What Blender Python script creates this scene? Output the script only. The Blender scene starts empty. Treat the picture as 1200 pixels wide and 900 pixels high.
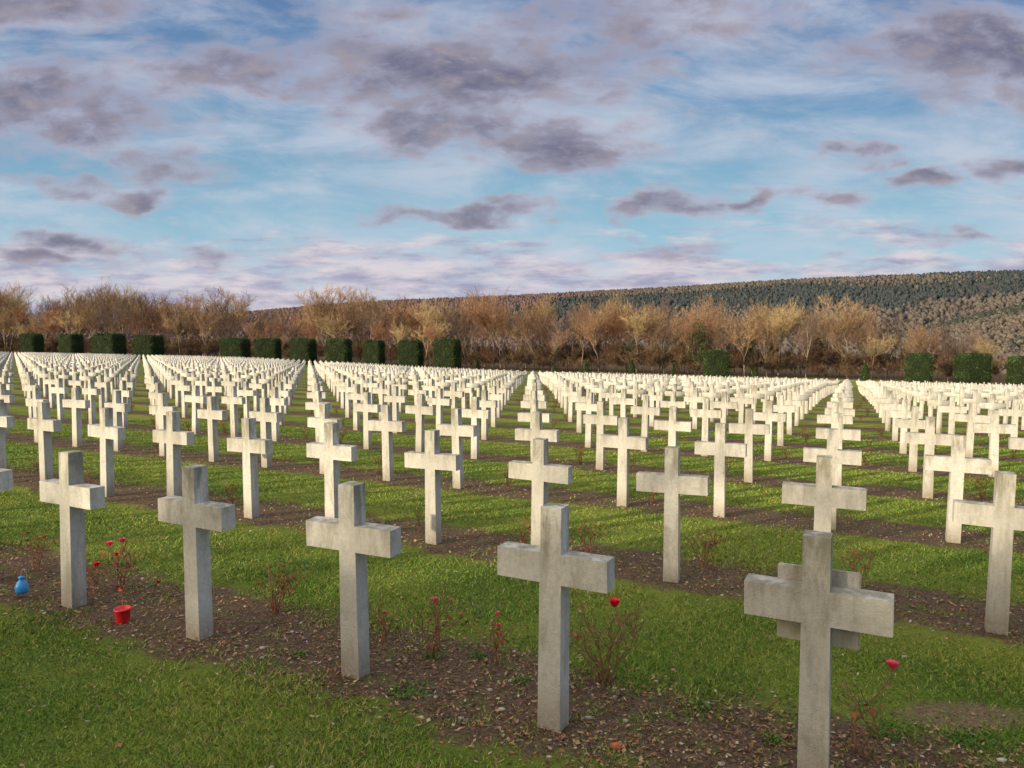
import bpy, bmesh, math, random
import numpy as np
from mathutils import Vector, Matrix
random.seed(7); rng=np.random.default_rng(11)
S=bpy.context.scene
S.view_settings.view_transform='Standard'; S.view_settings.look='None'; S.view_settings.exposure=0
# ------------------------------------------------------------ camera / geometry
F=840.0; TH=math.atan(55/F); CH=1.65; AL=.018; BE=.0283
def smooth(t): t=np.clip(t,0,1); return t*t*(3-2*t)
def ray(px,py):
    xr=(px-600)/F; yr=-(py-450)/F
    return (xr, math.cos(TH)+yr*math.sin(TH), -math.sin(TH)+yr*math.cos(TH))
def unproj(px,py):
    d=ray(px,py); t=CH/(-d[2]-AL*d[0]-BE*d[1]); return (d[0]*t,d[1]*t)
cam=bpy.data.cameras.new('camera'); co=bpy.data.objects.new('camera',cam); S.collection.objects.link(co)
cam.lens=F/1200*36; cam.sensor_width=36; cam.clip_end=9000; cam.clip_start=.05
co.location=(0,0,CH); co.rotation_euler=(math.pi/2-TH,0,0); S.camera=co
# lattice fit
meas={(0,0):(953,920),(0,1):(648,850),(0,2):(417,790),(0,3):(234,746),(0,4):(87,709),
(1,-1):(1167,740),(1,1):(787,680),(1,3):(508,636),(1,5):(295,606),(1,7):(126,581),(1,8):(55,568),
(2,-1):(1100,633),(2,1):(841,604),(2,2):(730,592),(2,4):(543,573),(2,5):(461,563)}
pos={k:unproj(*v) for k,v in meas.items()}
A=np.array([[1,k[0],k[1]] for k in pos]); Y=np.array([pos[k] for k in pos])
sol,_,_,_=np.linalg.lstsq(A,Y,rcond=None); O,b,a=sol
ah=a/np.linalg.norm(a); nh=np.array([ah[1],-ah[0]]); 
if nh[1]<0: nh=-nh
SP=float(b@nh); NROW=36; SEND=SP*NROW; Os=float(O@nh)
print('LATTICE',O,b,a,'SP',SP,SEND)
def extra(x,y):
    s=x*nh[0]+y*nh[1]-Os
    return 1.05*smooth((s-22)/58)*smooth((x+50)/55)*(1-.6*smooth((s-SEND)/35))
def gz(x,y): return -AL*x-BE*y-extra(x,y)
def ground_z(x,y):
    r=np.hypot(x,y); t=smooth((r-230)/400); return (1-t)*(-AL*x-BE*y-extra(x,y))+t*(-9.0)
def on_line(px,off):
    d_=ray(px,400); k=d_[0]/d_[1]; y=(Os+SEND+off)/(k*nh[0]+nh[1]); return k*y,y
# ------------------------------------------------------------ helpers
def mk(name,V,Fc,mat=None,col=None,smooth=False,link=True,parent=None):
    V=np.asarray(V,dtype=np.float32).reshape(-1,3); Fc=np.asarray(Fc,dtype=np.int32)
    me=bpy.data.meshes.new(name); n,k=Fc.shape
    me.vertices.add(len(V)); me.vertices.foreach_set('co',V.ravel())
    me.loops.add(n*k); me.loops.foreach_set('vertex_index',Fc.ravel())
    me.polygons.add(n); me.polygons.foreach_set('loop_start',np.arange(0,n*k,k,dtype=np.int32))
    try: me.polygons.foreach_set('loop_total',np.full(n,k,dtype=np.int32))
    except Exception: pass
    if smooth: me.polygons.foreach_set('use_smooth',np.ones(n,dtype=bool))
    me.update(calc_edges=True)
    if col is not None:
        at=me.color_attributes.new('col','FLOAT_COLOR','POINT')
        c=np.ones((len(V),4),dtype=np.float32); c[:,:3]=col; at.data.foreach_set('color',c.ravel())
    if mat: me.materials.append(mat)
    if not link: return me
    ob=bpy.data.objects.new(name,me); S.collection.objects.link(ob)
    if parent: ob.parent=parent
    return ob
def inst(name,me,loc,rz=0,sc=(1,1,1),parent=None,tilt=(0,0)):
    o=bpy.data.objects.new(name,me); S.collection.objects.link(o)
    o.location=loc; o.rotation_euler=(tilt[0],tilt[1],rz); o.scale=sc
    if parent: o.parent=parent
    return o
def empty(name,loc=(0,0,0)):
    o=bpy.data.objects.new(name,None); o.location=loc; S.collection.objects.link(o); return o
def prisms(P0,P1,R0,R1,k=3):
    P0=np.asarray(P0,float);P1=np.asarray(P1,float);R0=np.asarray(R0,float);R1=np.asarray(R1,float)
    d=P1-P0; L=np.linalg.norm(d,axis=1,keepdims=True)+1e-9; d/=L
    up=np.where(np.abs(d[:,2:3])>.9,np.array([[1.,0,0]]),np.array([[0,0,1.]]))
    u=np.cross(d,up); u/=np.linalg.norm(u,axis=1,keepdims=True); v=np.cross(d,u)
    n=len(P0); V=np.zeros((n,2*k,3))
    for i in range(k):
        t=2*math.pi*i/k; w=u*math.cos(t)+v*math.sin(t)
        V[:,i]=P0+w*R0[:,None]; V[:,k+i]=P1+w*R1[:,None]
    f=np.array([[i,(i+1)%k,k+(i+1)%k,k+i] for i in range(k)])
    Fc=(np.arange(n)*2*k)[:,None,None]+f[None]
    return V.reshape(-1,3),Fc.reshape(-1,4)
def joinq(parts):
    Vs=[];Fs=[];Cs=[];o=0
    for V,Fc,C in parts:
        V=np.asarray(V).reshape(-1,3); Fc=np.asarray(Fc)
        if Fc.shape[1]==3: Fc=np.hstack([Fc,Fc[:,2:3]])
        Vs.append(V);Fs.append(Fc+o);Cs.append(np.broadcast_to(np.asarray(C,float),(len(V),3)));o+=len(V)
    return np.vstack(Vs),np.vstack(Fs),np.vstack(Cs)
def leafquads(C,size,nrm=None,asp=1.0):
    n=len(C); 
    u=rng.normal(size=(n,3)); u/=np.linalg.norm(u,axis=1,keepdims=True)
    w=rng.normal(size=(n,3)) if nrm is None else nrm+rng.normal(size=(n,3))*.5
    v=np.cross(u,w); v/=np.linalg.norm(v,axis=1,keepdims=True)
    s=np.asarray(size).reshape(-1,1)*np.ones((n,1))
    V=np.stack([C-u*s,C+v*s*asp*.6,C+u*s,C-v*s*asp*.6],1)
    return V.reshape(-1,3),(np.arange(n)*4)[:,None]+np.arange(4)[None]
class N:
    def __init__(s,tree): s.t=tree; s.n=tree.nodes; s.l=tree.links
    def new(s,t,**k):
        x=s.n.new(t)
        for kk,v in k.items(): setattr(x,kk,v)
        return x
    def put(s,sock,v):
        if isinstance(v,bpy.types.NodeSocket): s.l.new(v,sock)
        else: sock.default_value=v
    def m(s,op,a,b=None,c=None,clamp=False):
        x=s.new('ShaderNodeMath',operation=op); x.use_clamp=clamp; s.put(x.inputs[0],a)
        if b is not None: s.put(x.inputs[1],b)
        if c is not None: s.put(x.inputs[2],c)
        return x.outputs[0]
    def ss(s,v,lo,hi):
        x=s.new('ShaderNodeMapRange',interpolation_type='SMOOTHSTEP'); s.put(x.inputs[0],v); x.inputs[1].default_value=lo; x.inputs[2].default_value=hi; return x.outputs[0]
    def noise(s,vec,scale,detail=4,rough=.55,dist=0):
        x=s.new('ShaderNodeTexNoise'); 
        if vec is not None: s.l.new(vec,x.inputs['Vector'])
        x.inputs['Scale'].default_value=scale; x.inputs['Detail'].default_value=detail; x.inputs['Roughness'].default_value=rough; x.inputs['Distortion'].default_value=dist
        return x.outputs['Fac']
    def mix(s,f,a,b,bt='MIX'):
        x=s.new('ShaderNodeMix',data_type='RGBA',blend_type=bt); s.put(x.inputs['Factor'],f)
        s.put(x.inputs[6],a if isinstance(a,bpy.types.NodeSocket) else (*a,1)); s.put(x.inputs[7],b if isinstance(b,bpy.types.NodeSocket) else (*b,1)); return x.outputs[2]
    def xyz(s,v):
        x=s.new('ShaderNodeSeparateXYZ'); s.l.new(v,x.inputs[0]); return x.outputs
    def vec(s,x_,y_,z_=0.0):
        x=s.new('ShaderNodeCombineXYZ'); s.put(x.inputs[0],x_);s.put(x.inputs[1],y_);s.put(x.inputs[2],z_); return x.outputs[0]
def mat(name,rough=.9,spec=.2):
    m=bpy.data.materials.new(name); m.use_nodes=True; t=m.node_tree; bs=t.nodes['Principled BSDF']
    bs.inputs['Roughness'].default_value=rough; bs.inputs['Specular IOR Level'].default_value=spec
    return m,N(t),bs
def colmat(name,rough=.9,spec=.15,var=.25,transl=0):
    m,g,bs=mat(name,rough,spec); at=g.new('ShaderNodeVertexColor'); at.layer_name='col'
    geo=g.new('ShaderNodeNewGeometry'); nz=g.noise(geo.outputs['Position'],.35,2); oi=g.new('ShaderNodeObjectInfo')
    f=g.m('ADD',g.m('MULTIPLY_ADD',nz,var*2,1-var),g.m('MULTIPLY_ADD',oi.outputs['Random'],var,-var/2))
    c=g.mix(1.0,at.outputs[0],g.vec(f,f,f),'MULTIPLY'); g.l.new(c,bs.inputs['Base Color'])
    return m
# ------------------------------------------------------------ light
sx,sy=-.84,-.54; EL=math.radians(12.5)
hn=math.hypot(sx,sy); sd=Vector((sx/hn*math.cos(EL),sy/hn*math.cos(EL),math.sin(EL))).normalized()
sl=bpy.data.lights.new('sun','SUN'); sl.energy=5.0; sl.angle=math.radians(.6); sl.color=(1,.84,.60)
so=bpy.data.objects.new('sun',sl); S.collection.objects.link(so); so.rotation_euler=sd.to_track_quat('Z','Y').to_euler()
W=bpy.data.worlds.new('World'); S.world=W; W.use_nodes=True; g=N(W.node_tree); bg=g.n['Background']
WS=.12; bg.inputs[1].default_value=WS
sky=g.new('ShaderNodeTexSky',sky_type='NISHITA'); sky.sun_disc=False; sky.sun_elevation=EL; sky.sun_rotation=math.atan2(sx,sy)
tc=g.new('ShaderNodeTexCoord'); D=g.xyz(tc.outputs['Generated'])
dy=g.m('MAXIMUM',g.m('ABSOLUTE',D[1]),.15); U=g.m('DIVIDE',D[0],dy); Vv=g.m('DIVIDE',D[2],dy)
cr=g.new('ShaderNodeValToRGB'); g.l.new(g.m('MULTIPLY',Vv,2.0),cr.inputs[0])
def lin(r,g_,b_): return tuple(((c/255)/12.92 if c/255<=.04045 else ((c/255+.055)/1.055)**2.4) for c in (r,g_,b_))
stops=[(0,(208,209,220)),(.12,(190,206,224)),(.28,(150,194,216)),(.45,(130,176,204)),(.65,(112,154,192)),(.95,(90,124,172))]
while len(cr.color_ramp.elements)<len(stops): cr.color_ramp.elements.new(.5)
for e,(p,c) in zip(cr.color_ramp.elements,stops): e.position=p; e.color=(*lin(*c),1)
gr=g.new('ShaderNodeVectorMath',operation='SCALE'); g.l.new(cr.outputs[0],gr.inputs[0]); gr.inputs['Scale'].default_value=1/WS
base=g.mix(.88,sky.outputs[0],gr.outputs[0])
vs=g.vec(U,g.m('MULTIPLY',Vv,2.2))
n_c=g.noise(vs,5.0,6,.60,.3); n_f=g.noise(vs,16,5,.62,.2)
n_w=g.noise(g.vec(g.m('MULTIPLY_ADD',Vv,.8,U),g.m('MULTIPLY',Vv,3.4),.3),4.0,6,.62,.35)
wr=g.new('ShaderNodeTexNoise'); g.l.new(vs,wr.inputs['Vector']); wr.inputs['Scale'].default_value=9; wr.inputs['Detail'].default_value=3
wc=g.xyz(wr.outputs['Color'])
Ud=g.m('ADD',U,g.m('MULTIPLY_ADD',wc[0],.26,-.13)); Vd=g.m('ADD',Vv,g.m('MULTIPLY_ADD',wc[1],.085,-.0425))
blobs=[(50,125,130,52,1.15),(190,192,56,16,.8),(175,226,44,12,.9),(85,217,42,10,.7),(75,280,46,12,.9),(60,6,110,26,.9),(250,80,95,30,.9),
(430,70,110,44,1.0),(560,85,170,46,1.1),(500,140,85,34,1.0),(655,172,100,26,1.0),(770,235,50,15,1.0),(870,229,60,9,.9),(1012,178,32,12,.9),
(1130,72,135,46,1.0),(770,18,115,34,.8),(1080,210,40,10,.9),(1190,198,40,12,.8),(550,248,110,8,.9),(180,300,60,10,.8),(40,300,60,8,.8),
(780,293,45,7,.8),(1120,275,36,6,.8),(960,232,40,7,.6)]
dens=None
for (px,py,rx,ry,st) in blobs:
    d=ray(px,py); u0=d[0]/d[1]; v0=d[2]/d[1]
    q=g.new('ShaderNodeVectorMath',operation='DISTANCE'); 
    kx=F/rx/1.25; ky=F/ry/1.25
    g.l.new(g.vec(g.m('MULTIPLY',Ud,kx),g.m('MULTIPLY',Vd,ky)),q.inputs[0]); q.inputs[1].default_value=(u0*kx,v0*ky,0)
    k=g.m('MULTIPLY_ADD',g.m('MULTIPLY',q.outputs['Value'],q.outputs['Value']),-st,st)
    dens=k if dens is None else g.m('MAXIMUM',dens,k)
dens=g.m('MAXIMUM',dens,-.75)
dd=g.m('ADD',g.m('ADD',dens,g.m('MULTIPLY_ADD',n_c,3.2,-1.52)),g.m('MULTIPLY_ADD',n_f,1.8,-.9))
dark=g.ss(dd,-.45,1.1)
wisp=g.m('MULTIPLY',g.ss(n_w,.36,.72),.75)
lbn=g.noise(g.vec(U,g.m('MULTIPLY',Vv,4.6)),6.5,5,.62,.2)
lb=g.ss(g.m('ADD',lbn,g.m('MULTIPLY',g.ss(Vv,.20,.055),.26)),.56,.78)
def C(r,g_,b_): 
    return tuple(x/WS for x in lin(r,g_,b_))
c1=g.mix(wisp,base,C(202,208,222))
lowc=g.mix(g.ss(g.noise(g.vec(U,g.m('MULTIPLY',Vv,4.6),4.),10,5,.6),.34,.64),C(158,156,184),C(226,214,218))
c2=g.mix(g.m('MULTIPLY',g.m('MULTIPLY',lb,g.ss(Vv,.27,.17)),.85),c1,lowc)
cc=g.mix(g.ss(dd,.1,1.6),C(184,179,196),C(106,106,130))
warm=g.mix(g.m('MULTIPLY',g.ss(n_f,.46,.74),.8),cc,C(172,161,168))
c3=g.mix(g.m('MULTIPLY',dark,.93),c2,warm)
zenith_fill=g.ss(D[2],.5,.85); c3=g.mix(g.m('MULTIPLY',zenith_fill,.8),c3,(1.0/WS,1.0/WS,1.03/WS))  # sky above the frame brightened, added as ambient fill
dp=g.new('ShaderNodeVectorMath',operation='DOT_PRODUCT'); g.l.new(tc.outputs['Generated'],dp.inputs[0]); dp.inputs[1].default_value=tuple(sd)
c3=g.mix(g.ss(dp.outputs['Value'],.45,1.0),c3,(2.2/WS,1.75/WS,1.25/WS))  # broad glow added around the sun direction to lift the fill
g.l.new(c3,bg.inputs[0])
# ------------------------------------------------------------ ground
u=np.linspace(-1,1,281); gx=np.sinh(u*6.2)/np.sinh(6.2)*6000
X,Yg=np.meshgrid(gx,gx); Z=ground_z(X,Yg); n=len(gx)
V=np.stack([X,Yg,Z],-1).reshape(-1,3); i=np.arange(n-1); I,J=np.meshgrid(i,i); q=(J*n+I).ravel()
Fc=np.stack([q,q+1,q+n+1,q+n],1)
m_g,g,bs=mat('grass_and_soil',.95,.1)
geo=g.new('ShaderNodeNewGeometry'); P=geo.outputs['Position']; p=g.xyz(P)
s=g.m('SUBTRACT',g.m('ADD',g.m('MULTIPLY',p[0],float(nh[0])),g.m('MULTIPLY',p[1],float(nh[1]))),Os)
jn=g.m('MULTIPLY_ADD',g.noise(P,2.2,6,.7),.9,-.45); s2=g.m('ADD',s,jn)
s2=g.m('ADD',s2,g.m('MULTIPLY_ADD',g.noise(P,14,4,.7),.3,-.15))
md=g.m('FLOORED_MODULO',g.m('ADD',s2,.9),SP)
mk_=g.m('MULTIPLY',g.ss(md,.58,.76),g.m('SUBTRACT',1.0,g.ss(md,1.44,1.66)))
infield=g.m('MULTIPLY',g.m('GREATER_THAN',s2,-.6),g.m('LESS_THAN',s2,SEND-.5)); soil_f=g.m('MULTIPLY',mk_,infield)
bx,by=unproj(1130,838); e=g.m('ADD',g.m('POWER',g.m('DIVIDE',g.m('SUBTRACT',p[0],bx),.36),2.0),g.m('POWER',g.m('DIVIDE',g.m('SUBTRACT',p[1],by),.13),2.0))
patch=g.m('SUBTRACT',1.0,g.ss(g.m('ADD',e,g.m('MULTIPLY',jn,5.0)),.2,1.8))
n1=g.noise(P,1.1,5,.6); n2=g.noise(P,60,4,.7); n3=g.noise(P,.12,4); n4=g.noise(P,260,3,.7)
gc=g.mix(g.ss(n1,.3,.7),(.10,.17,.026),(.25,.29,.045))
gc=g.mix(g.m('MULTIPLY',g.ss(n3,.4,.7),.5),gc,(.30,.31,.055))
gc=g.mix(g.m('MULTIPLY',g.ss(n2,.5,.75),.5),gc,(.34,.33,.10))
gc=g.mix(g.m('MULTIPLY',g.ss(n4,.45,.7),.45),gc,(.06,.09,.02))
sc=g.mix(g.ss(n2,.35,.65),(.070,.042,.027),(.22,.145,.095))
sc=g.mix(g.ss(n4,.52,.72),sc,(.33,.25,.18))
sc=g.mix(g.m('MULTIPLY',g.ss(g.noise(P,5,4),.54,.72),.65),sc,(.12,.15,.04))
c=g.mix(soil_f,gc,sc); c=g.mix(g.m('MULTIPLY',patch,.9),c,g.mix(g.ss(n2,.4,.7),(.20,.13,.075),(.38,.28,.18)))
far=g.ss(s,SEND+20,SEND+26); c=g.mix(far,c,(.12,.075,.04))
g.l.new(c,bs.inputs['Base Color'])
bp=g.new('ShaderNodeBump'); bp.inputs['Strength'].default_value=.7; bp.inputs['Distance'].default_value=.03
g.l.new(g.m('ADD',g.m('ADD',n2,g.m('MULTIPLY',n4,.5)),g.m('MULTIPLY',n1,1.5)),bp.inputs['Height']); g.l.new(bp.outputs[0],bs.inputs['Normal'])
mk('ground',V,Fc,m_g,smooth=True)
def strip(name,s0,s1,t0,t1,dz,mm,nseg=120):
    T=np.linspace(t0,t1,nseg); Vr=[]
    for t in T:
        for ss_ in (s0,s1):
            pt=O+nh*ss_+ah*t; Vr.append((pt[0],pt[1],float(ground_z(pt[0],pt[1]))+dz))
    Fr=[[2*i,2*i+1,2*i+3,2*i+2] for i in range(nseg-1)]
    return mk(name,Vr,Fr,mm)
m_r,g,bs=mat('gravel_road',.95,.1); geo=g.new('ShaderNodeNewGeometry'); 
g.l.new(g.mix(g.noise(geo.outputs['Position'],1.5,5),(.26,.22,.17),(.38,.33,.26)),bs.inputs['Base Color'])
strip('gravel_road',SEND+15,SEND+19,-150,300,.04,m_r)
# ------------------------------------------------------------ crosses
m_c,g,bs=mat('weathered_white_concrete',.85,.25); geo=g.new('ShaderNodeNewGeometry'); P=geo.outputs['Position']; p=g.xyz(P)
hgt=g.m('ADD',p[2],g.m('ADD',g.m('MULTIPLY',p[0],AL),g.m('MULTIPLY',p[1],BE)))
dcam=g.m('ADD',g.m('MULTIPLY',p[0],float(nh[0])),g.m('MULTIPLY',p[1],float(nh[1]))); nearf=g.m('SUBTRACT',1.0,g.ss(dcam,20,26))
sp_=g.vec(p[0],p[1],g.m('MULTIPLY',p[2],.22))
na=g.noise(sp_,12,6,.72); nb=g.noise(P,45,5,.7); nc=g.noise(g.vec(p[0],p[1],0.0),1.1,3); ne=g.noise(P,6,5,.7)
c=g.mix(g.ss(nb,.3,.7),(.55,.535,.49),(.69,.68,.635))
c=g.mix(g.m('MULTIPLY',g.ss(nc,.40,.62),.55),c,(.42,.41,.37))
c=g.mix(g.m('MULTIPLY',g.ss(na,.48,.68),.58),c,(.30,.28,.225))
c=g.mix(g.m('MULTIPLY',g.ss(ne,.52,.70),.45),c,(.30,.28,.215))
top=g.m('MULTIPLY',g.m('MULTIPLY',g.ss(hgt,.64,1.0),nearf),g.ss(na,.38,.58)); c=g.mix(g.m('MULTIPLY',top,.75),c,(.18,.17,.12))
bot=g.m('MULTIPLY',g.m('MULTIPLY',g.m('SUBTRACT',1.0,g.ss(hgt,.0,.25)),nearf),g.ss(nb,.2,.6)); c=g.mix(g.m('MULTIPLY',bot,.7),c,(.22,.18,.11))
nrm=g.xyz(geo.outputs['Normal']); c=g.mix(g.m('MULTIPLY',g.m('MULTIPLY',g.ss(nrm[2],.5,.9),g.ss(na,.4,.6)),.55),c,(.22,.22,.14))
g.l.new(c,bs.inputs['Base Color'])
bp=g.new('ShaderNodeBump'); bp.inputs['Strength'].default_value=.5; bp.inputs['Distance'].default_value=.006
g.l.new(g.m('ADD',nb,g.noise(P,160,3)),bp.inputs['Height']); g.l.new(bp.outputs[0],bs.inputs['Normal'])
def cross_mesh(name,bev=.006,low=False,d=None):
    w=.050; wb=.056; t=.048; L=.262; h1=.795; h0=.662; H=1.0; B=-.12
    wm=lambda z: wb+(w-wb)*max(z,0)
    if low: B=0
    out=[(-wm(0),B),(wm(0),B),(wm(h0),h0),(L,h0),(L,h1),(w,h1),(w*.98,H),(-w*.98,H),(-w,h1),(-L,h1),(-L,h0),(-wm(h0),h0)]
    bm=bmesh.new(); fr=[bm.verts.new((x,-t,z)) for x,z in out]; bk=[bm.verts.new((x,t,z)) for x,z in out]
    for vs_,rev in ((fr,False),(bk,True)):
        for idx in ((0,1,2,11),(11,2,5,8),(2,3,4,5),(10,11,8,9),(8,5,6,7)):
            f=[vs_[i] for i in idx]; bm.faces.new(f[::-1] if rev else f)
    for i in range(12):
        if low and i==0: continue
        j=(i+1)%12; bm.faces.new((fr[j],fr[i],bk[i],bk[j]))
    if not low:
        es=[e for e in bm.edges if len(e.link_faces)==2 and e.calc_face_angle(0)>.5]
        bmesh.ops.bevel(bm,geom=es,offset=bev,segments=2,profile=.6,affect='EDGES')
        for v in bm.verts:
            v.co.x+=random.uniform(-.0018,.0018); v.co.y+=random.uniform(-.001,.001)
    bmesh.ops.recalc_face_normals(bm,faces=bm.faces)
    me=bpy.data.meshes.new(name); bm.to_mesh(me); bm.free(); me.materials.append(m_c); return me
cms=[cross_mesh('grave_cross_mesh',.006+.001*i) for i in range(4)]
lowm=cross_mesh('low',low=True)
lv=np.array([v.co[:] for v in lowm.vertices]); lf=np.array([list(f.vertices) for f in lowm.polygons])
rot0=math.atan2(-a[1],-a[0])
Vl=[];nl=0
near=[]
for j in range(NROW):
    for i in range(-140,260):
        if (j,i) in pos and j<2: pt=np.array(pos[(j,i)])
        else: pt=O+b*j+a*i
        x,y=pt
        if y<1.2: continue
        if abs(x)>y*.86+3: continue
        jx,jy=rng.normal(0,.015,2); dz=rng.normal(0,.014); rz=rot0+rng.normal(0,.025)
        if (j,i) in pos: jx=jy=0; dz*=.3
        x+=jx;y+=jy
        if j<=6 and y<22:
            o=inst('grave_cross',cms[(i*3+j)%4],(x,y,gz(x,y)+dz),rz,tilt=(rng.normal(0,.010),rng.normal(0,.012)))
            near.append((j,i,o))
        else:
            cs,sn=math.cos(rz),math.sin(rz); v=lv.copy(); v[:,0]=v[:,0]+v[:,2]*rng.normal(0,.014)
            w=np.stack([v[:,0]*cs-v[:,1]*sn+x,v[:,0]*sn+v[:,1]*cs+y,v[:,2]+gz(x,y)+dz],1); Vl.append(w); nl+=1
Fl=(np.arange(nl)*len(lv))[:,None,None]+lf[None]
mk('grave_cross_rows',np.vstack(Vl),Fl.reshape(-1,4),m_c)
for j,i,o in near:
    if (j,i)==(0,0):
        bm=bmesh.new(); bmesh.ops.create_cube(bm,size=1); bmesh.ops.scale(bm,vec=(.30,.028,.30),verts=bm.verts)
        bmesh.ops.bevel(bm,geom=bm.edges[:],offset=.005,segments=2,affect='EDGES')
        me=bpy.data.meshes.new('name_plaque'); bm.to_mesh(me); bm.free(); me.materials.append(m_c)
        pl=inst('name_plaque',me,(.0,.064,.70),parent=o)
# ------------------------------------------------------------ grass blades
def in_soil(x,y,mar=0):
    s=(x*nh[0]+y*nh[1])-Os; m=np.mod(s+.9,SP); return (s>-.5)&(m>.66+mar)&(m<1.52-mar)
ng=680000
d=1.6*np.exp(rng.random(ng)**1.05*math.log(17/1.6)); xx=(rng.random(ng)*2-1)*.86*d
wob=.16*np.sin(xx*5.1+d*3)+.1*np.sin(xx*13.7-d*9)+rng.normal(0,.11,ng)
s_=(xx*nh[0]+d*nh[1])-Os+wob; mm_=np.mod(s_+.9,SP); soil=(s_>-.5)&(mm_>.58)&(mm_<1.56)
clump=np.sin(xx*9+np.sin(d*11)*2)*np.sin(d*8+np.sin(xx*7)*2)
keep=(~soil)|(rng.random(ng)<np.where(clump>.6,.35,.03))
pe=((xx-bx)/.36)**2+((d-by)/.13)**2; keep&=(pe>.5+1.3*rng.random(ng))|(rng.random(ng)<.15)
xx=xx[keep];d=d[keep];n=len(d)
hh=rng.uniform(.009,.025,n)*(1+.35*np.sin(xx*3+np.sin(d*5))*np.sin(d*4)); ww=.0014+.0005*d
th=rng.random(n)*6.283; lean=rng.normal(0,.8,(n,2))
z=gz(xx,d)-.002
base_=np.stack([xx,d,z],1); dv_=np.stack([np.cos(th)*ww,np.sin(th)*ww,np.zeros(n)],1)
tip=base_+np.stack([lean[:,0]*hh,lean[:,1]*hh,hh],1)
V=np.stack([base_-dv_,base_+dv_,tip],1).reshape(-1,3); Fc=np.arange(3*n).reshape(-1,3)
pal=np.array([(.09,.18,.026),(.155,.26,.036),(.24,.33,.045),(.35,.36,.075),(.45,.37,.16)])
pt_=np.clip(.5+.5*np.sin(xx*1.3+np.sin(d*1.7))*np.sin(d*1.1+1)+.25*np.sin(xx*4.1+d*2.2),0,1)
ci=np.where(rng.random(n)<.2+.5*pt_,rng.choice([2,3,4],n,p=[.52,.33,.15]),rng.choice([0,1],n))
cl=np.repeat(pal[ci]*rng.uniform(.75,1.2,(n,1)),3,axis=0)
mk('grass',V,Fc,colmat('grass_blades',.8,.2,.3),cl)
m_l=colmat('litter',.95,.1,.1)
ns=70000; d=2*np.exp(rng.random(ns)*math.log(13/2)); xx=(rng.random(ns)*2-1)*.82*d
s_=(xx*nh[0]+d*nh[1])-Os+rng.normal(0,.13,ns); mm_=np.mod(s_+.9,SP); k=((s_>-.5)&(mm_>.62)&(mm_<1.60))|(rng.random(ns)<.04)
xx=xx[k];d=d[k];n=len(d); Cc=np.stack([xx,d,gz(xx,d)+rng.uniform(.002,.020,n)],1)
nr=np.tile(np.array([0,0,1.]),(n,1)); uu=rng.normal(size=(n,3)); uu[:,2]*=.3; uu/=np.linalg.norm(uu,axis=1,keepdims=True)
w=np.cross(nr,uu)+rng.normal(0,.25,(n,3)); sz=rng.uniform(.003,.014,(n,1))*(1+.04*d[:,None])
Vq=np.stack([Cc-uu*sz,Cc+w*sz*.5,Cc+uu*sz,Cc-w*sz*.5],1).reshape(-1,3)
pal=np.array([(.40,.27,.155),(.25,.135,.075),(.09,.055,.036),(.50,.41,.30),(.36,.16,.08),(.16,.20,.045)]); cl=np.repeat(pal[rng.choice(6,n,p=[.22,.29,.27,.06,.09,.07])],4,axis=0)
mk('leaf_litter',Vq,np.arange(4*n).reshape(-1,4),m_l,cl)
ns=3000; d=2*np.exp(rng.random(ns)*math.log(9/2)); xx=(rng.random(ns)*2-1)*.8*d; k=in_soil(xx,d); xx=xx[k];d=d[k]
bm=bmesh.new(); bmesh.ops.create_icosphere(bm,subdivisions=1,radius=1); iv=np.array([v.co[:] for v in bm.verts]); if_=np.array([[v.index for v in f.verts] for f in bm.faces]); bm.free()
n=len(d); sz=.003+.015*rng.random(n)**4
vv=iv[None]*(1+rng.normal(0,.18,(n,len(iv),1)))*np.stack([sz,sz*rng.uniform(.6,1,n),sz*.55],1)[:,None,:]+np.stack([xx,d,gz(xx,d)+sz*.2],1)[:,None,:]
cl=np.repeat((np.array([(.42,.37,.30)])*rng.uniform(.35,1.3,(n,1))),len(iv),axis=0)
mk('pebbles',vv.reshape(-1,3),((np.arange(n)*len(iv))[:,None,None]+if_[None]).reshape(-1,3),m_l,cl)
def stone(px,py,sz,col,name):
    x,y=unproj(px,py); v=iv*(1+rng.normal(0,.12,(len(iv),1)))*np.array([sz,sz*.6,sz*.4]); 
    o=mk(name,v,if_,m_l,np.tile(col,(len(iv),1))); o.location=(x,y,gz(x,y)+sz*.15)
stone(724,876,.04,(.5,.15,.07),'brick_fragment'); stone(1174,892,.025,(.55,.52,.48),'stone'); stone(588,832,.022,(.5,.46,.4),'stone'); stone(308,760,.022,(.45,.42,.36),'stone')
stone(690,842,.022,(.4,.35,.3),'stone'); stone(455,775,.02,(.4,.35,.3),'stone'); stone(1060,770,.02,(.4,.38,.33),'stone')
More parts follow.
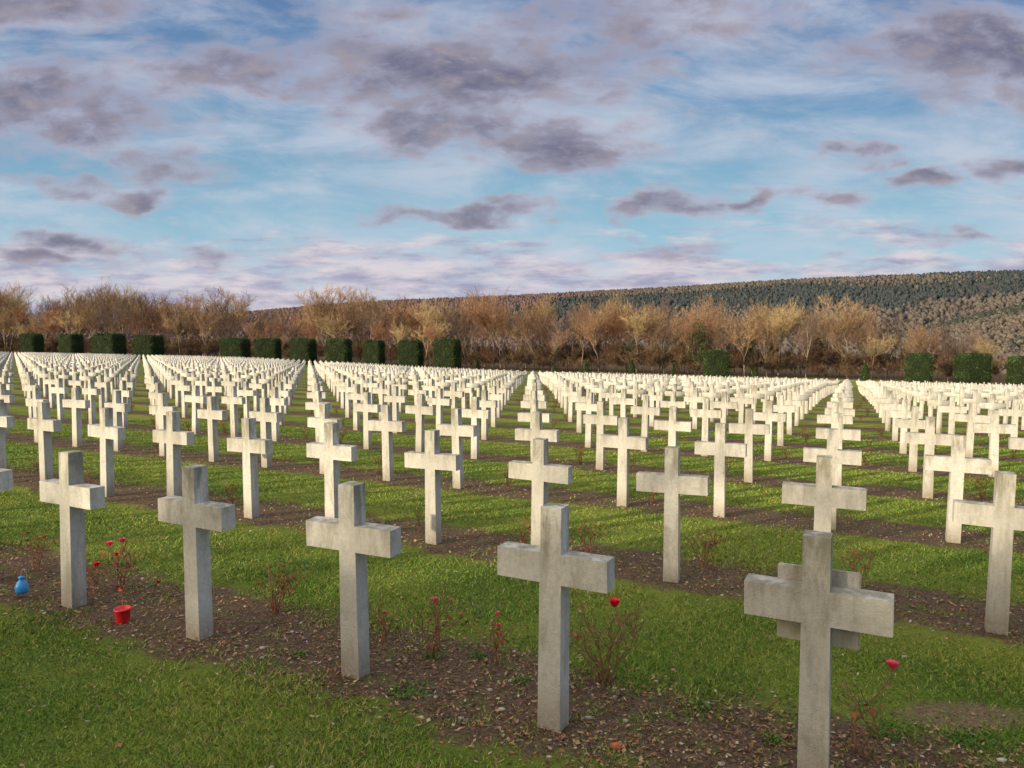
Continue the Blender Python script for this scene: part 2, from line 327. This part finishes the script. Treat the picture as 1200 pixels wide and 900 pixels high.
# ------------------------------------------------------------ roses
m_rose=colmat('rose_plant',.6,.3,.05)
def rose_flower(c,r,col):
    parts=[]
    for ring,(k,rr,tilt) in enumerate([(3,.35,.1),(5,.6,.35),(6,.9,.75)]):
        for q_ in range(k):
            t=2*math.pi*q_/k+ring*.6+random.uniform(-.1,.1)
            out=np.array([math.cos(t),math.sin(t),0]); sd_=np.array([-math.sin(t),math.cos(t),0]); up=np.array([0,0,1.])
            dirv=out*math.sin(tilt)*.8+up*math.cos(tilt)*1.5
            b0=c+out*r*.12-up*r*.25; mid=b0+dirv*r*.6*(.6+rr*.5); tp=mid+(dirv*.5+out*.2)*r*.6*rr
            wd=r*(.34+.25*rr)
            V=np.array([b0-sd_*wd*.4,b0+sd_*wd*.4,mid+sd_*wd,mid-sd_*wd,tp+sd_*wd*.55,tp-sd_*wd*.55])
            parts.append((V,np.array([[0,1,2,3],[3,2,4,5]]),np.array(col)*random.uniform(.65,1.15)))
    return parts
def rose_bush(loc,h=.4,nst=7,spread=.5,flowers=(),seed=0,leaves=18,red=.5):
    r=np.random.default_rng(seed); parts=[]; tips=[]
    P0=[];P1=[];R0=[];R1=[]
    def poly(p,q_,r0,r1,nn=5,bend=.06):
        pts=[p+(q_-p)*t+ r.normal(0,bend*.25,3)*(0<k<nn) + np.array([0,0,bend*math.sin(t*math.pi)]) for k,t in enumerate(np.linspace(0,1,nn+1))]
        for k in range(nn):
            P0.append(pts[k]);P1.append(pts[k+1]);R0.append(r0+(r1-r0)*k/nn);R1.append(r0+(r1-r0)*(k+1)/nn)
        return pts
    L=[]
    for s_i in range(nst):
        t=r.random()*6.283; rad=h*spread*r.uniform(.4,1); hh=h*r.uniform(.55,1.05)
        pts=poly(np.array([r.normal(0,.02),r.normal(0,.015),-.01]),np.array([math.cos(t)*rad,math.sin(t)*rad*.7,hh]),.0036,.0020)
        for k in (2,3,4):
            for _ in range(2):
                if r.random()<.6:
                    q_=pts[k]+np.array([r.normal(0,.08),r.normal(0,.05),abs(r.normal(.09,.04))]); pp=poly(pts[k],q_,.0021,.0014,3,.02); L+=pp[1:]
        L+=pts[3:]
    for (dx,dy_,fz,fr_,col) in flowers:
        poly(np.array([r.normal(0,.012),0,0]),np.array([dx,dy_,fz]),.003,.002,6,.03)
        parts+=rose_flower(np.array([dx,dy_,fz-.004]),fr_,col)
    V,Fq=prisms(P0,P1,R0,R1,4); parts.append((V,Fq,(.24,.14,.07) if red<.5 else (.28,.12,.07)))
    if leaves and L:
        L=np.array(L); idx=r.integers(0,len(L),leaves); Cl=L[idx]+r.normal(0,.012,(leaves,3)); V,Fq=leafquads(Cl,r.uniform(.010,.02,leaves))
        colr=np.where(r.random((leaves,1))<.3,np.array([[.38,.10,.05]]),np.array([[.10,.21,.035]])); parts.append((V,Fq,np.repeat(colr,4,axis=0)))
    V,Fq,Cq=joinq(parts)
    if loc is None: return mk('rose_bush',V,Fq,m_rose,Cq,link=False)
    o=mk('rose_bush',V,Fq,m_rose,Cq); o.location=loc; return o
def base_at(px,py): x,y=unproj(px,py); return (x,y,gz(x,y))
def flw(bp_,px,py,r,col,dyo=0):
    x,y,z=bp_; d_=ray(px,py); t=(y+dyo)/d_[1]; return (d_[0]*t-x,dyo,CH+d_[2]*t-z,r*1.4,col)
RED=(.9,.03,.06); PINK=(.98,.14,.24)
bA=base_at(708,800); rose_bush(bA,.36,15,.68,[flw(bA,720,708,.026,RED),flw(bA,664,672,.010,(.4,.06,.03))],1,40,.2)
bB=base_at(1012,885); rose_bush(bB,.24,6,.6,[flw(bB,1046,781,.022,PINK)],2,20,.2)
bC=base_at(508,770); rose_bush(bC,.28,7,.6,[flw(bC,509,704,.020,PINK)],3,34,.8)
bC2=base_at(580,780); rose_bush(bC2,.16,4,.6,[flw(bC2,583,719,.012,PINK),flw(bC2,584,733,.012,PINK)],13,16,.8)
bC3=base_at(452,752); rose_bush(bC3,.12,4,.6,[flw(bC3,451,718,.011,PINK)],14,14,.8)
bD=base_at(322,718); rose_bush(bD,.22,9,.75,[flw(bD,303,684,.010,(.7,.1,.04)),flw(bD,327,676,.010,(.7,.1,.04))],4,44,.8)
bE=base_at(140,690); rose_bush(bE,.24,8,.6,[flw(bE,128,638,.022,PINK),flw(bE,143,634,.020,PINK),flw(bE,136,650,.017,RED),flw(bE,186,682,.014,(.6,.1,.04))],5,34,.8)
bE2=base_at(112,695); rose_bush(bE2,.12,3,.5,[flw(bE2,113,662,.020,RED)],15,8,.8)
bF=base_at(45,668); rose_bush(bF,.24,7,.6,[flw(bF,52,629,.014,(.8,.15,.04))],6,26,.8)
bG=base_at(690,650); rose_bush(bG,.26,6,.6,[flw(bG,693,630,.014,(.7,.25,.05))],7,26,.8)
bH=base_at(824,665); rose_bush(bH,.28,9,.7,[],8,40,.8)
bI=base_at(1005,690); rose_bush(bI,.25,6,.6,[],9,26,.8)
rb=[rose_bush(None,.32,9,.7,[(.05,.02,.33,.014,(.6,.12,.05))],20+k,36,.8) for k in range(4)]
for j in range(1,14):
    for i in range(-30,40):
        pt=O+b*j+a*(i+.5)+nh*.3+ah*rng.normal(0,.15); x,y=pt
        if y<3 or abs(x)>.82*y or rng.random()<.3: continue
        if j==1 and min(abs(x-q_[0])+abs(y-q_[1]) for q_ in (bG,bH,bI))<.5: continue
        inst('rose_bush',rb[rng.integers(4)],(x,y,gz(x,y)),rng.random()*6.28,(rng.uniform(.5,1.0),)*3)
m_w=colmat('weed_leaves',.8,.2,.1)
def weed(px,py,rad,nq):
    x,y=unproj(px,py); th=rng.random(nq)*6.28; rr=rad*np.sqrt(rng.random(nq)); C_=np.stack([np.cos(th)*rr,np.sin(th)*rr*.7,rng.uniform(.003,.03,nq)],1)
    V,Fq=leafquads(C_,rng.uniform(.005,.011,nq),np.tile([0,0,1.],(nq,1))); o=mk('weed_clump',V,Fq,m_w,np.tile((.08,.18,.03),(len(V),1))*rng.uniform(.7,1.3,(len(V),1))); o.location=(x,y,gz(x,y))
for w_ in [(480,812,.12,260),(510,770,.07,120),(1040,860,.10,180),(560,770,.05,90),(610,800,.05,80),(820,830,.05,70),(350,770,.05,70),(905,870,.05,80),(1140,870,.1,180)]: weed(*w_)
# ------------------------------------------------------------ red pot & blue lantern
def lathe(prof,k=20):
    V=[];Fq=[]
    for r_,z_ in prof:
        for i in range(k): V.append((r_*math.cos(2*math.pi*i/k),r_*math.sin(2*math.pi*i/k),z_))
    for j in range(len(prof)-1):
        for i in range(k): Fq.append([j*k+i,j*k+(i+1)%k,(j+1)*k+(i+1)%k,(j+1)*k+i])
    return np.array(V),np.array(Fq)
m_p=colmat('glossy_plastic',.35,.5,.04)
x,y,z=base_at(144,729)
V,Fq=lathe([(0.001,0),(.036,0),(.038,.004),(.045,.078),(.048,.079),(.048,.087),(.043,.087),(.040,.07),(.001,.068)]); parts=[(V,Fq,(.75,.02,.03))]
pr=prisms([(0,0,.05),(.003,0,.12)],[(.003,0,.12),(0,0,.21)],[.003,.003],[.003,.002],5); parts.append((*pr,(.40,.14,.08)))
V,Fq=leafquads(np.array([[0,0,.21],[.01,0,.22],[-.01,0,.2],[0,0,.17]]),.014); parts.append((V,Fq,(.5,.03,.03)))
J_=joinq(parts); o=mk('red_flower_pot',J_[0],J_[1],m_p,J_[2]); o.location=(x,y,z)
x,y,z=base_at(26,700)
V,Fq=lathe([(0.001,.03),(.030,.03),(.038,.045),(.040,.075),(.030,.10),(.016,.115),(.012,.128),(.018,.13),(.018,.14),(.001,.145)]); parts=[(V,Fq,(.04,.32,.75))]
pr=prisms([(.0,.0,.14),(0,0,.17),(.015,0,.19),(.035,0,.17)],[(0,0,.17),(.015,0,.19),(.035,0,.17),(.04,0,-.02)],[.002]*4,[.002]*4,5); parts.append((*pr,(.3,.32,.34)))
J_=joinq(parts); o=mk('blue_grave_lantern',J_[0],J_[1],m_p,J_[2]); o.location=(x,y,z)
# ------------------------------------------------------------ hedges
def hedge_mesh(seed):
    r=np.random.default_rng(seed); n=8000; 
    def surf(d_): 
        k=(np.abs(d_)**8).sum(1)**(-1/8); return d_*k[:,None]*.5
    bm=bmesh.new(); bmesh.ops.create_cube(bm,size=1); bmesh.ops.subdivide_edges(bm,edges=bm.edges[:],cuts=9,use_grid_fill=True)
    V=np.array([v.co[:] for v in bm.verts]); Fq=np.array([[v.index for v in f.verts] for f in bm.faces]); bm.free()
    V=surf(V)*(.96+r.normal(0,.014,(len(V),1))); V[:,2]+=.5
    d_=r.uniform(-1,1,(n,3)); f_=r.integers(0,3,n); d_[np.arange(n),f_]=np.sign(d_[np.arange(n),f_]); lump=1+.04*np.sin(d_[:,0]*7+seed)*np.sin(d_[:,1]*6)*np.sin(d_[:,2]*8+seed)
    C_=surf(d_)*(lump+r.uniform(-.035,.04,n))[:,None]; C_[:,2]+=.5; lv_,lf_=leafquads(C_,r.uniform(.010,.026,n))
    tone=np.where((np.sin(d_[:,0]*5+seed)*np.sin(d_[:,2]*6)>.1)[:,None],1.0,.6)
    cl=np.repeat(np.array([(.045,.072,.024)])*tone*r.uniform(.3,2.2,(n,1)),4,axis=0)
    return joinq([(V,Fq,(.018,.028,.012)),(lv_,lf_,cl)])
m_h=colmat('yew_foliage',.85,.15,.25); hm=[]
for k in range(3):
    J_=hedge_mesh(k); hm.append(mk('clipped_hedge',J_[0],J_[1],m_h,J_[2],link=False))
hed=[(37,391,23),(83,391,25),(128,392,33),(174,393,31),(276,396,31),(314,396,29),(355,397,29),(397,397,29),(438,399,24),(481,399,29),(524,397,31),(840,411,30),(1078,415,28),(1141,415,36),(1200,417,30)]
for k,(px,ty,w_) in enumerate(hed):
    x,y=on_line(px,4 if px<600 else 12); d_=ray(px,ty); zt=CH+d_[2]/d_[1]*y; z0=float(ground_z(x,y))-.05; ww_=w_/F*y/1.10
    inst('clipped_hedge',hm[k%3],(x,y,z0),rot0*.5+(3.1416 if k%2 else 0)+rng.normal(0,.06),(ww_,ww_*.8,(zt-z0)*rng.uniform(.97,1.04)))
def cone_tree(seed):
    r=np.random.default_rng(seed); n=2200; h=r.random(n)**.8; t=r.random(n)*6.28; rad=.26*(1-h)**.8*np.sqrt(r.uniform(.5,1,n)); C_=np.stack([np.cos(t)*rad,np.sin(t)*rad,.04+h*.96],1)
    V,Fq=leafquads(C_,r.uniform(.015,.03,n)); pr=prisms([(0,0,-.02)],[(0,0,.7)],[.03],[.01],6)
    return joinq([(V,Fq,np.repeat(np.array([(.04,.075,.022)])*r.uniform(.4,1.8,(n,1)),4,axis=0)),(*pr,(.06,.04,.03))])
ct=cone_tree(3); cme=mk('conical_yew',ct[0],ct[1],m_h,ct[2],link=False)
for px,off_,h_ in [(687,6,2.4),(741,6,2.6),(790,7,2.2),(1015,9,2.9),(650,7,2.0),(560,7,2.1),(886,8,2.1)]:
    x,y=on_line(px,off_); inst('conical_yew',cme,(x,y,gz(x,y)),rng.random()*6,(h_,h_,h_))
# ------------------------------------------------------------ bare trees
m_t=colmat('bare_twigs',.95,.05,.55)
def bare_tree(seed,H=12,levels=4,twigs=9,tone=(.23,.135,.07),trunk=.16,spread=.5,upb=.10):
    r=np.random.default_rng(seed); segs=[]; tips=[]
    def grow(p,d,L,rad,lv):
        nn=3; q_=p
        for k in range(nn):
            d=d+r.normal(0,.10,3)+np.array([0,0,upb]); d/=np.linalg.norm(d); e=q_+d*L/nn; segs.append((q_,e,rad*(1-.22*k),rad*(1-.22*(k+1)),lv)); 
            if lv<levels and (lv>0 or k>0):
                for _ in range(2 if lv<2 else 1):
                    dd2=d+r.normal(0,spread,3); dd2[2]=abs(dd2[2])*.8+.15; dd2/=np.linalg.norm(dd2); grow(e,dd2,L*r.uniform(.5,.78),rad*.52,lv+1)
            if lv>=levels-1: tips.append((e,d))
            q_=e
    d0=np.array([r.normal(0,.06),r.normal(0,.06),1.]); grow(np.zeros(3)-np.array([0,0,.2]),d0,H*.5,trunk,0)
    P0=np.array([s[0] for s in segs]);P1=np.array([s[1] for s in segs]);R0=np.array([s[2] for s in segs]);R1=np.array([s[3] for s in segs])
    V,Fq=prisms(P0,P1,np.maximum(R0,.016),np.maximum(R1,.014),3)
    lvv=np.array([s[4] for s in segs]); colb=np.where((lvv<2)[:,None],np.array([(.26,.215,.165)]),np.array([tone])*.8); colb=np.repeat(colb,6,axis=0)
    T=np.array([t[0] for t in tips]);Dn=np.array([t[1] for t in tips]); T=np.repeat(T,twigs,0);Dn=np.repeat(Dn,twigs,0); n=len(T)
    dr=Dn+r.normal(0,.42,(n,3)); dr/=np.linalg.norm(dr,axis=1,keepdims=True); Lt=r.uniform(.35,1.2,(n,1))*H/12; sdv=np.cross(dr,r.normal(size=(n,3))); sdv/=np.linalg.norm(sdv,axis=1,keepdims=True)
    wv=sdv*.017; tv=np.stack([T-wv,T+wv,T+dr*Lt],1).reshape(-1,3)
    colt=np.repeat(np.array([tone])*r.uniform(.5,1.5,(n,1)),3,axis=0)
    return joinq([(V,Fq,colb),(tv,np.arange(3*n).reshape(-1,3),colt)])
tones=[(.35,.215,.13),(.25,.165,.11),(.40,.275,.165),(.20,.145,.12),(.43,.32,.17),(.34,.185,.11),(.17,.12,.10)]
TM=[]
for k in range(7):
    V,Fq,Cq=bare_tree(100+k,12,4,3+(k%3),tones[k],.21,.46+.1*(k%3)); sc_=12/np.percentile(V[:,2],99.8); V=V*sc_; TM.append(mk('bare_tree',V,Fq,m_t,Cq,link=False))
SM=[]
for k in range(3):
    parts=[]
    r=np.random.default_rng(200+k)
    for q_ in range(7):
        V,Fq,Cq=bare_tree(300+10*k+q_,3.5,3,4,tones[(k+q_)%7],.03,.7); V=V+np.array([r.uniform(-3,3),r.uniform(-1.5,1.5),0]); parts.append((V,Fq,Cq*.45))
    V,Fq,Cq=joinq(parts); V[:,2]*=3.8/np.percentile(V[:,2],99.5); SM.append(mk('thicket',V,Fq,m_t,Cq,link=False))
EV=[]
for k in range(2):
    r=np.random.default_rng(400+k); cen=np.stack([r.normal(0,1.3,26),r.normal(0,1.3,26),r.uniform(2,9,26)],1); cs_=np.repeat(cen,110,0); C_=cs_+r.normal(0,.55,cs_.shape)
    V,Fq=leafquads(C_,r.uniform(.08,.2,len(C_))); pr=prisms([(0,0,-.2),(0,0,3)],[(0,0,3),(.2,0,8.5)],[.2,.14],[.14,.04],6)
    V,Fq,Cq=joinq([(V,Fq,np.repeat(np.array([(.06,.075,.03)])*r.uniform(.4,1.7,(len(C_),1)),4,axis=0)),(*pr,(.08,.06,.04))]); EV.append(mk('ivy_tree',V,Fq,m_h,Cq,link=False))
tl=empty('distant_tree_line')
def top_y(px):
    return np.interp(px,[-60,0,40,130,200,260,330,385,440,500,560,640,700,760,810,850,900,960,1000,1060,1100,1150,1210,1260],
                        [338,330,358,330,350,343,362,338,346,354,341,347,352,349,344,358,352,348,354,368,368,392,412,414])
S0=SEND+25
for row in range(4):
    t=-110.0
    while t<340:
        t+=rng.uniform(3.0,6.2)
        pt=O+nh*(S0+row*6+rng.normal(0,1.5))+ah*t; x,y=pt
        if y<20 or abs(x)>.82*y+6: continue
        px=600+F*x/y; 
        ztop=CH+(395-(top_y(px)+rng.uniform(-8,22)+(0 if row>0 else 8)))/F*y; z0=float(ground_z(x,y)); h_=max(ztop-z0,3)/12; wd_=h_*rng.uniform(.65,1.0)
        inst('bare_tree',TM[rng.integers(7)],(x,y,z0),rng.random()*6.28,(wd_,wd_,h_),tl)
for row,ds in enumerate((-3.5,3,12)):
    t=-110.0
    while t<340:
        t+=rng.uniform(2.8,5.0); pt=O+nh*(S0+ds+rng.normal(0,.8))+ah*t; x,y=pt
        if y<20 or abs(x)>.82*y+6: continue
        px=600+F*x/y
        if px>1150: continue
        s_=rng.uniform(.5,1.1)*(1 if row==0 else 1.3)
        inst('thicket',SM[rng.integers(3)],(x,y,float(ground_z(x,y))),rot0+rng.normal(0,.3)+(3.14 if rng.random()<.5 else 0),(s_,s_,s_),tl)
for px,off,h_ in [(820,-1,.92),(803,14,.8),(545,8,.7),(270,16,.7),(310,12,.6),(905,10,.7),(960,16,.9),(880,3,.7),(985,5,.6),(450,14,.6),(60,14,.7),(620,6,.5),(735,4,.6),(700,10,.7)]:
    x,y=on_line(px,25+off)
    inst('ivy_tree',EV[rng.integers(2)],(x,y,float(ground_z(x,y))),rng.random()*6,(h_*.6,h_*.6,h_),tl)
# ------------------------------------------------------------ distant hills
def hill(name,prof,rr,r0,r1,zb,az0,az1,seed,nA=260,nR=60):
    az=np.linspace(az0,az1,nA); xs=600+F*np.tan(az); ytop=np.interp(xs,*prof); ze=CH+(395-ytop)/F*rr*np.cos(az)
    R=np.linspace(r0,r1,nR)
    rg=np.random.default_rng(seed); ph=rg.random((8,3))*6.28
    def und(x,y): return sum(math.sin(x*(.004+.002*k)+ph[k,0])*math.sin(y*(.003+.002*k)+ph[k,1])/(1+k*.5) for k in range(6))
    Zm=np.zeros((nR,nA)); Xm=np.zeros((nR,nA)); Ym=np.zeros((nR,nA))
    for i_,r_ in enumerate(R):
        t=(r_-r0)/(rr-r0); w=smooth(np.array(t)) if t<1 else 1-.35*smooth(np.array((r_-rr)/(r1-rr)))
        for j_,az_ in enumerate(az):
            x=r_*math.sin(az_); y=r_*math.cos(az_); Xm[i_,j_]=x;Ym[i_,j_]=y; Zm[i_,j_]=zb+(ze[j_]-zb)*float(w)+und(x,y)*3*(min(t,1)*(1-min(t,1))*4)
    V=np.stack([Xm,Ym,Zm],-1).reshape(-1,3); I,J=np.meshgrid(np.arange(nA-1),np.arange(nR-1)); q=(J*nA+I).ravel()
    return V,np.stack([q,q+1,q+nA+1,q+nA],1),(Xm,Ym,Zm)
m_hill,g,bs=mat('hill_woodland',.95,.05); geo=g.new('ShaderNodeNewGeometry'); P=geo.outputs['Position']
c=g.mix(g.ss(g.noise(P,.006,4),.4,.6),(.115,.095,.095),(.075,.082,.085)); c=g.mix(g.ss(g.noise(P,.05,5,.7),.4,.7),c,(.085,.080,.085)); g.l.new(c,bs.inputs['Base Color'])  # bluish aerial haze painted into the woodland colours
prof=([-300,0,200,290,380,450,560,640,700,780,850,920,1000,1100,1200,1350,1600],[392,388,380,369,361,357,353,349,346,342,338,334,331,328,326,323,321])
V,Fq,G1=hill('hill',prof,1500,420,2400,-10,-.85,.95,5); mk('hill',V,Fq,m_hill,smooth=True)
prof2=([-300,900,1000,1080,1140,1200,1300,1600],[430,428,412,388,372,362,350,342])
V,Fq,G2=hill('hillside',prof2,520,250,640,-9,.25,1.0,9,120,40); mk('hillside',V,Fq,m_hill,smooth=True)
m_ht=colmat('hill_trees',.95,.05,.2)
def scatter(name,G,n,hmin,hmax,fn,wf=.32):
    Xm,Ym,Zm=G; nr_,na_=Xm.shape; fi=rng.random(n)*(nr_-1.01); fj=rng.random(n)*(na_-1.01); i0=fi.astype(int); j0=fj.astype(int); fi-=i0; fj-=j0
    def bl(M): return (M[i0,j0]*(1-fi)+M[i0+1,j0]*fi)*(1-fj)+(M[i0,j0+1]*(1-fi)+M[i0+1,j0+1]*fi)*fj
    x,y,z=bl(Xm),bl(Ym),bl(Zm); col,keep,con=fn(x,y,z); x,y,z,col,con=x[keep],y[keep],z[keep],col[keep],con[keep]; n=len(x)
    h=rng.uniform(hmin,hmax,n); 
    prof_=[(.6,.12),(1.0,.42),(.72,.78),(0.12,1.0)]; k=5; V=np.zeros((n,len(prof_)*k,3)); ph=rng.random(n)*6
    for li,(rr_,zz_) in enumerate(prof_):
        for q_ in range(k):
            t=ph+2*math.pi*q_/k; jr=rng.uniform(.55,1.45,n); rad=np.where(con,(1-zz_)*.75+.05,rr_)*h*wf*jr
            V[:,li*k+q_]=np.stack([x+np.cos(t)*rad,y+np.sin(t)*rad,z+h*zz_*rng.uniform(.85,1.15,n)-.5],1)
    f=[[l*k+q_,l*k+(q_+1)%k,(l+1)*k+(q_+1)%k,(l+1)*k+q_] for l in range(len(prof_)-1) for q_ in range(k)]
    Fq=((np.arange(n)*len(prof_)*k)[:,None,None]+np.array(f)[None]).reshape(-1,4)
    mk(name,V.reshape(-1,3),Fq,m_ht,np.repeat(col,len(prof_)*k,axis=0))
def fn1(x,y,z):
    px=600+F*x/y; f=np.sin(x*.006+1)+np.sin(y*.009+x*.003)+np.sin(x*.021)*.5+rng.normal(0,.3,len(x)); rr=np.hypot(x,y); py=395-(z-CH)/y*F
    crest=py-np.interp(px,*prof)
    dark=((px>640)&(crest<np.interp(px,[640,760,900,1200],[6,14,24,24])+6*f)&~((px<1000)&(crest<np.interp(px,[640,800,1000],[3,4,0])))&(f>-1.9))|(f>1.4)
    brown=np.where((px<700)[:,None],np.array([(.150,.105,.100)]),np.array([(.125,.110,.096)]))
    col=np.where(dark[:,None],np.array([(.055,.068,.072)]),brown)*rng.uniform(.85,1.12,(len(x),1))  # tree colours lightened and blued to stand in for distance haze
    return col,(rr<1650),dark&(rng.random(len(x))<.6)
scatter('hill_forest',G1,70000,3,6.5,fn1,.46)
def fn2(x,y,z):
    f=np.sin(x*.03)+np.sin(y*.04+x*.02)+rng.normal(0,.6,len(x)); col=np.where((f>.8)[:,None],np.array([(.06,.068,.055)]),np.array([(.135,.115,.095)]))*rng.uniform(.7,1.2,(len(x),1)); return col,rng.random(len(x))<.9,np.zeros(len(x),bool)
scatter('hillside_scrub',G2,32000,1.2,3.0,fn2,.5)
# ------------------------------------------------------------ unseen tree row added behind the photographer, sized to cast the foreground shade
EVB=[]
for k in range(2):
    r=np.random.default_rng(500+k); cen=np.stack([r.normal(0,1.9,60),r.normal(0,1.2,60),r.uniform(.5,9.2,60)],1); cs_=np.repeat(cen,60,0); C_=cs_+r.normal(0,.5,cs_.shape); C_[:,2]=np.minimum(C_[:,2],10)
    V,Fq=leafquads(C_,r.uniform(.2,.38,len(C_))); pr=prisms([(0,0,-.3),(0,0,4)],[(0,0,4),(.2,0,9)],[.25,.18],[.18,.04],8)
    V,Fq,Cq=joinq([(V,Fq,np.repeat(np.array([(.05,.08,.025)])*r.uniform(.4,1.6,(len(C_),1)),4,axis=0)),(*pr,(.08,.06,.04))]); EVB.append(mk('added_shade_tree',V,Fq,m_h,Cq,link=False))
for k in range(26):
    x=-96+k*3.6; y=-17+rng.normal(0,.3); h_=rng.uniform(.74,.80); inst('added_shade_tree',EVB[k%2],(x,y,gz(x,y)),rng.random()*.6,(1,1,h_))
print('objects',len(bpy.data.objects))
